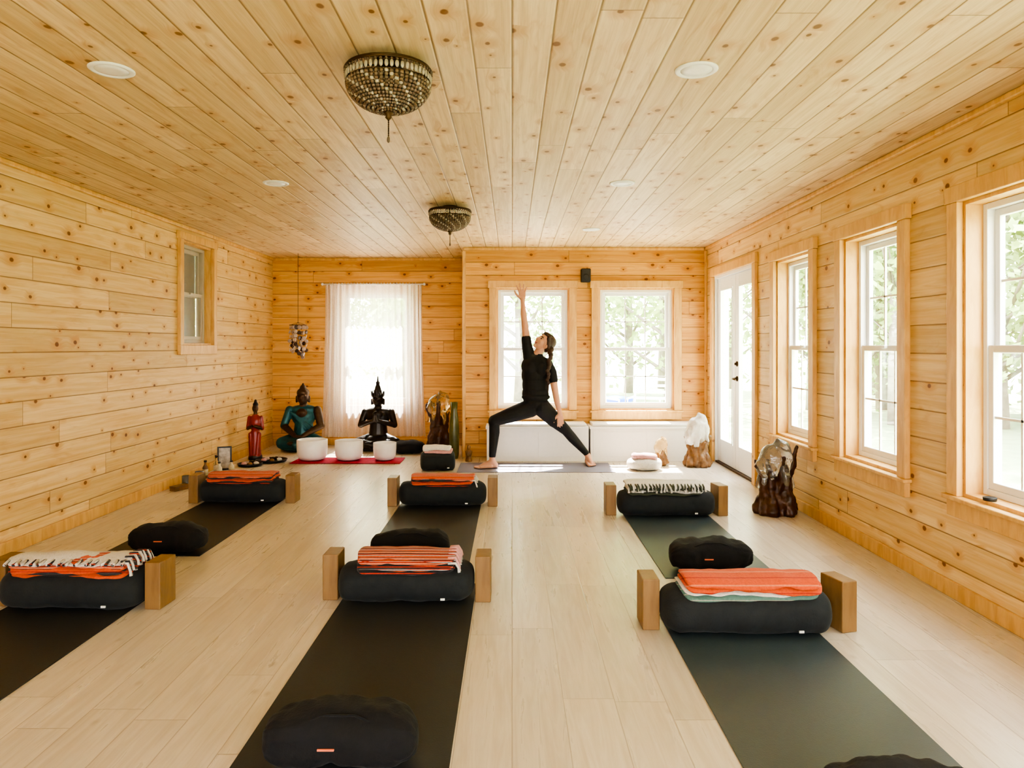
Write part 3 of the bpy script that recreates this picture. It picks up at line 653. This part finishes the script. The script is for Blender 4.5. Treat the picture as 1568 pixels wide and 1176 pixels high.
WM+=[C((.19,Y0,.62),.098,(-.02,Y0-.03,.55),.080,K),C((-.02,Y0-.03,.55),.080,(-.185,Y0-.05,.495),.060,K),E((-.19,Y0-.052,.485),(.058,.058,.062),K),
 C((-.185,Y0-.05,.48),.054,(-.185,Y0-.03,.37),.056,K),C((-.185,Y0-.03,.37),.056,(-.205,Y0-.05,.13),.036,K),
 C((.31,Y0,.63),.098,(.45,Y0+.06,.49),.080,K),C((.45,Y0+.06,.49),.078,(.575,Y0+.12,.375),.056,K),
 C((.575,Y0+.12,.375),.054,(.65,Y0+.155,.285),.053,K),C((.65,Y0+.155,.285),.053,(.80,Y0+.205,.12),.034,K)]
WM+=[C((-.205,Y0-.05,.13),.033,(-.208,Y0-.05,.075),.031,M_skin)]+foot((-.208,Y0-.05,.075),(-1,-.22,0))
WM+=[C((.80,Y0+.205,.12),.032,(.825,Y0+.215,.075),.031,M_skin)]+foot((.825,Y0+.215,.075),(.16,-1,0))
WM+=[C((.18,Y0,1.17),.062,(.158,Y0,1.27),.056,K),C((.158,Y0,1.27),.054,(.150,Y0-.004,1.345),.052,K),
 C((.152,Y0,1.33),.043,(.132,Y0-.01,1.52),.035,M_skin),C((.132,Y0-.01,1.52),.034,(.122,Y0-.015,1.60),.033,M_skin),C((.122,Y0-.015,1.60),.033,(.112,Y0-.02,1.745),.021,M_skin)]
WM+=hand((.112,Y0-.02,1.755),(-.06,0,1),(0,-1,.1),(-1,-.2,0),1.05,.42,.12)
WM+=[C((.365,Y0,1.09),.060,(.415,Y0-.03,1.00),.054,K),C((.415,Y0-.03,1.00),.054,(.430,Y0-.04,.92),.051,K),
 C((.428,Y0-.04,.93),.042,(.452,Y0-.06,.79),.035,M_skin),C((.452,Y0-.06,.79),.034,(.468,Y0-.055,.70),.032,M_skin),C((.468,Y0-.055,.70),.032,(.50,Y0-.03,.575),.021,M_skin)]
WM+=hand((.50,Y0-.03,.572),(.12,.18,-1),(-.2,1,.3),(-1,-.3,0),.95,.10,.15)
hc=Vector((.335,Y0-.005,1.305)); f=Vector((-.60,-.48,.62)).normalized(); u=Vector((.50,.02,.62)); u=(u-u.dot(f)*f).normalized(); rt=f.cross(u)
R=Matrix((rt,f,u)).transposed()
def H(x,y,z): return hc+R@Vector((x,y,z))
WM+=[C((.258,Y0,1.16),.052,H(0,-.02,-.07),.046,M_skin)]
WM+=[E(H(0,-.01,.025),(.072,.090,.085),M_skin,R),E(H(0,.028,-.045),(.052,.052,.055),M_skin,R),E(H(0,.055,-.085),(.024,.022,.020),M_skin,R),E(H(0,.045,-.02),(.058,.045,.05),M_skin,R),
 C(H(0,.080,.012),.009,H(0,.100,-.020),.0115,M_skin),E(H(0,.092,-.026),(.016,.010,.008),M_skin,R),
 C(H(-.018,.082,-.052),.0055,H(.018,.082,-.052),.0055,M_lip),C(H(-.012,.083,-.060),.006,H(.012,.083,-.060),.006,M_lip)]
for s in(-1,1):
    WM+=[E(H(s*.074,-.012,-.005),(.008,.016,.026),M_skin,R),E(H(s*.028,.078,.010),(.012,.006,.006),M_eye,R),C(H(s*.014,.083,.030),.0045,H(s*.044,.074,.031),.0035,M_hair),E(H(s*.036,.062,-.022),(.020,.018,.020),M_skin,R)]
WM+=[E(H(0,-.030,.045),(.079,.088,.080),M_hair,R),E(H(0,-.062,.0),(.070,.055,.070),M_hair,R),E(H(0,.02,.082),(.060,.060,.032),M_hair,R)]
for s in(-1,1): WM.append(C(H(s*.062,.035,.065),.018,H(s*.072,-.035,-.01),.022,M_hair))
bp=[H(0,-.09,.0),Vector((.405,Y0-.05,1.235)),Vector((.392,Y0-.105,1.15)),Vector((.375,Y0-.125,1.05)),Vector((.370,Y0-.122,.95)),Vector((.372,Y0-.115,.86))]
for i in range(len(bp)-1):
    for j in range(3):
        a=bp[i].lerp(bp[i+1],j/3); w=.030-.0028*i; WM.append(E(a+Vector((.006*(-1)**j,0,0)),(w,w*.8,w*1.15),M_hair))
WM.append(C(bp[-1],.014,bp[-1]+Vector((0,0,-.07)),.006,M_hair))
sculpt('woman_in_reverse_warrior_pose',WM,.0042,3,(0,0,.007))
# ------------------------------------------------------------ outside
MB('lawn_ground').b2(-40,40,-30,60,-.5,-.4,M_grass).done()
mb=MB('outdoor_deck')
for i in range(22): mb.b2(-2.8,2.6,YR+TH+.25+i*.145,YR+TH+.25+i*.145+.138,-.2,-.16,M_deck,.004)
for x in(-2.6,-.9,.8,2.4): mb.b2(x-.05,x+.05,YR+TH+.3,YR+TH+3.3,-.4,-.2,M_deck)
mb.done()
def treemesh(seed):
    r=random.Random(seed); mb=MB('tree'); h=6+r.random()*3
    tp=[(0.25*noise.noise(Vector((seed,i*.4,0)))*i*.5,0.25*noise.noise(Vector((seed,i*.4,9)))*i*.5,h*i/8) for i in range(9)]
    mb.tube(tp,[.12*(1-i/9)+.02 for i in range(9)],M_bark,8)
    ends=[]
    for i in range(20):
        k=1+int(r.random()*7); a=Vector(tp[k]); an=r.random()*2*PI; L=1.0+r.random()*1.4
        b=a+Vector((math.cos(an)*L*.5,math.sin(an)*L*.5,L*.35)); c=a+Vector((math.cos(an)*L,math.sin(an)*L,L*.8)); mb.tube([a,b,c],[.05,.03,.01],M_bark,5); ends+=[b,c]
    V=[];F=[]
    for i in range(3200):
        e=r.choice(ends)+Vector((r.gauss(0,.45),r.gauss(0,.45),r.gauss(0,.4))); q=.07+.05*r.random()
        a=Vector((r.gauss(0,1),r.gauss(0,1),r.gauss(0,1))).normalized(); b=a.orthogonal().normalized(); n=len(V)
        V+=[e-a*q,e+b*q*.6,e+a*q,e-b*q*.6]; F.append((n,n+1,n+2,n+3))
    mb._add(V,F,M_leaf,False); return mb.done((0,0,-100),recalc=False)
protos=[treemesh(s) for s in (1,2,3)]
me=[p.data for p in protos]
for p in protos: bpy.data.objects.remove(p)
r=random.Random(5); spots=[]
for i in range(26): spots.append((-12+26*r.random(),17+12*r.random()))
for i in range(26): spots.append((8+10*r.random(),-2+22*r.random()))
for i,(x,y) in enumerate(spots):
    o=bpy.data.objects.new('tree',me[i%3]); S.collection.objects.link(o); o.location=(x,y,-.42); o.rotation_euler[2]=r.random()*6; q=.8+.5*r.random(); o.scale=(q,q,q)
mb=MB('storage_bin'); mb.lathe([(.22,0),(.27,.5),(.29,.52),(.29,.56),(.05,.60)],(0,0,0),M_blue,24).done((1.75,12.1,-.155))
def patio_chair(loc,rz):
    mb=MB('patio_chair'); w=.5
    for x in(-w/2,w/2):
        mb.tube([(x,-.25,0),(x,-.22,.42),(x,.25,.40),(x,.32,0)],.018,M_white,8); mb.tube([(x,.22,.40),(x,.36,.95)],.018,M_white,8); mb.tube([(x,-.22,.42),(x,-.22,.62),(x,.27,.62)],.016,M_white,8)
    for i in range(5): mb.b2(-w/2,w/2,-.24+i*.1,-.16+i*.1,.405,.425,M_white,.004)
    for i in range(5): mb.tube([(-w/2,.24+i*.025,.50+i*.1),(w/2,.24+i*.025,.50+i*.1)],.022,M_white,8)
    mb.done(loc,rz)
patio_chair((1.3,10.9,-.15),.3); patio_chair((2.1,11.2,-.15),-.4)
# ------------------------------------------------------------ light & camera
w=bpy.data.worlds.new('sky'); S.world=w; w.use_nodes=True; nt=w.node_tree; nt.nodes.clear()
o=nt.nodes.new('ShaderNodeOutputWorld'); bg=nt.nodes.new('ShaderNodeBackground'); tc=nt.nodes.new('ShaderNodeTexCoord'); sp=nt.nodes.new('ShaderNodeSeparateXYZ'); cr=nt.nodes.new('ShaderNodeValToRGB')
nt.links.new(tc.outputs['Generated'],sp.inputs[0]); nt.links.new(sp.outputs[2],cr.inputs[0]); nt.links.new(cr.outputs[0],bg.inputs[0]); nt.links.new(bg.outputs[0],o.inputs[0])
cr.color_ramp.elements[0].color=(1,.985,.955,1); cr.color_ramp.elements[1].color=(.84,.92,1,1)
bg.inputs[1].default_value=8.5
sd=bpy.data.lights.new('sun','SUN'); sd.energy=26; sd.angle=.02; sd.color=(1,.95,.87); so=bpy.data.objects.new('sun',sd); S.collection.objects.link(so)
to=Vector((.03,.52,.85)); so.rotation_euler=to.to_track_quat('Z','Y').to_euler(); so.location=(0,14,10)
cam=bpy.data.cameras.new('camera'); co=bpy.data.objects.new('camera',cam); S.collection.objects.link(co); S.camera=co
co.location=(0,0,1.28); co.rotation_euler=(PI/2,0,0); cam.sensor_width=36
cam.lens=36*1100/1568; cam.shift_y=-(588-530)/1568; cam.clip_start=.05; cam.clip_end=200
S.view_settings.view_transform='AgX'; S.view_settings.look='AgX - High Contrast'; S.view_settings.exposure=1.2
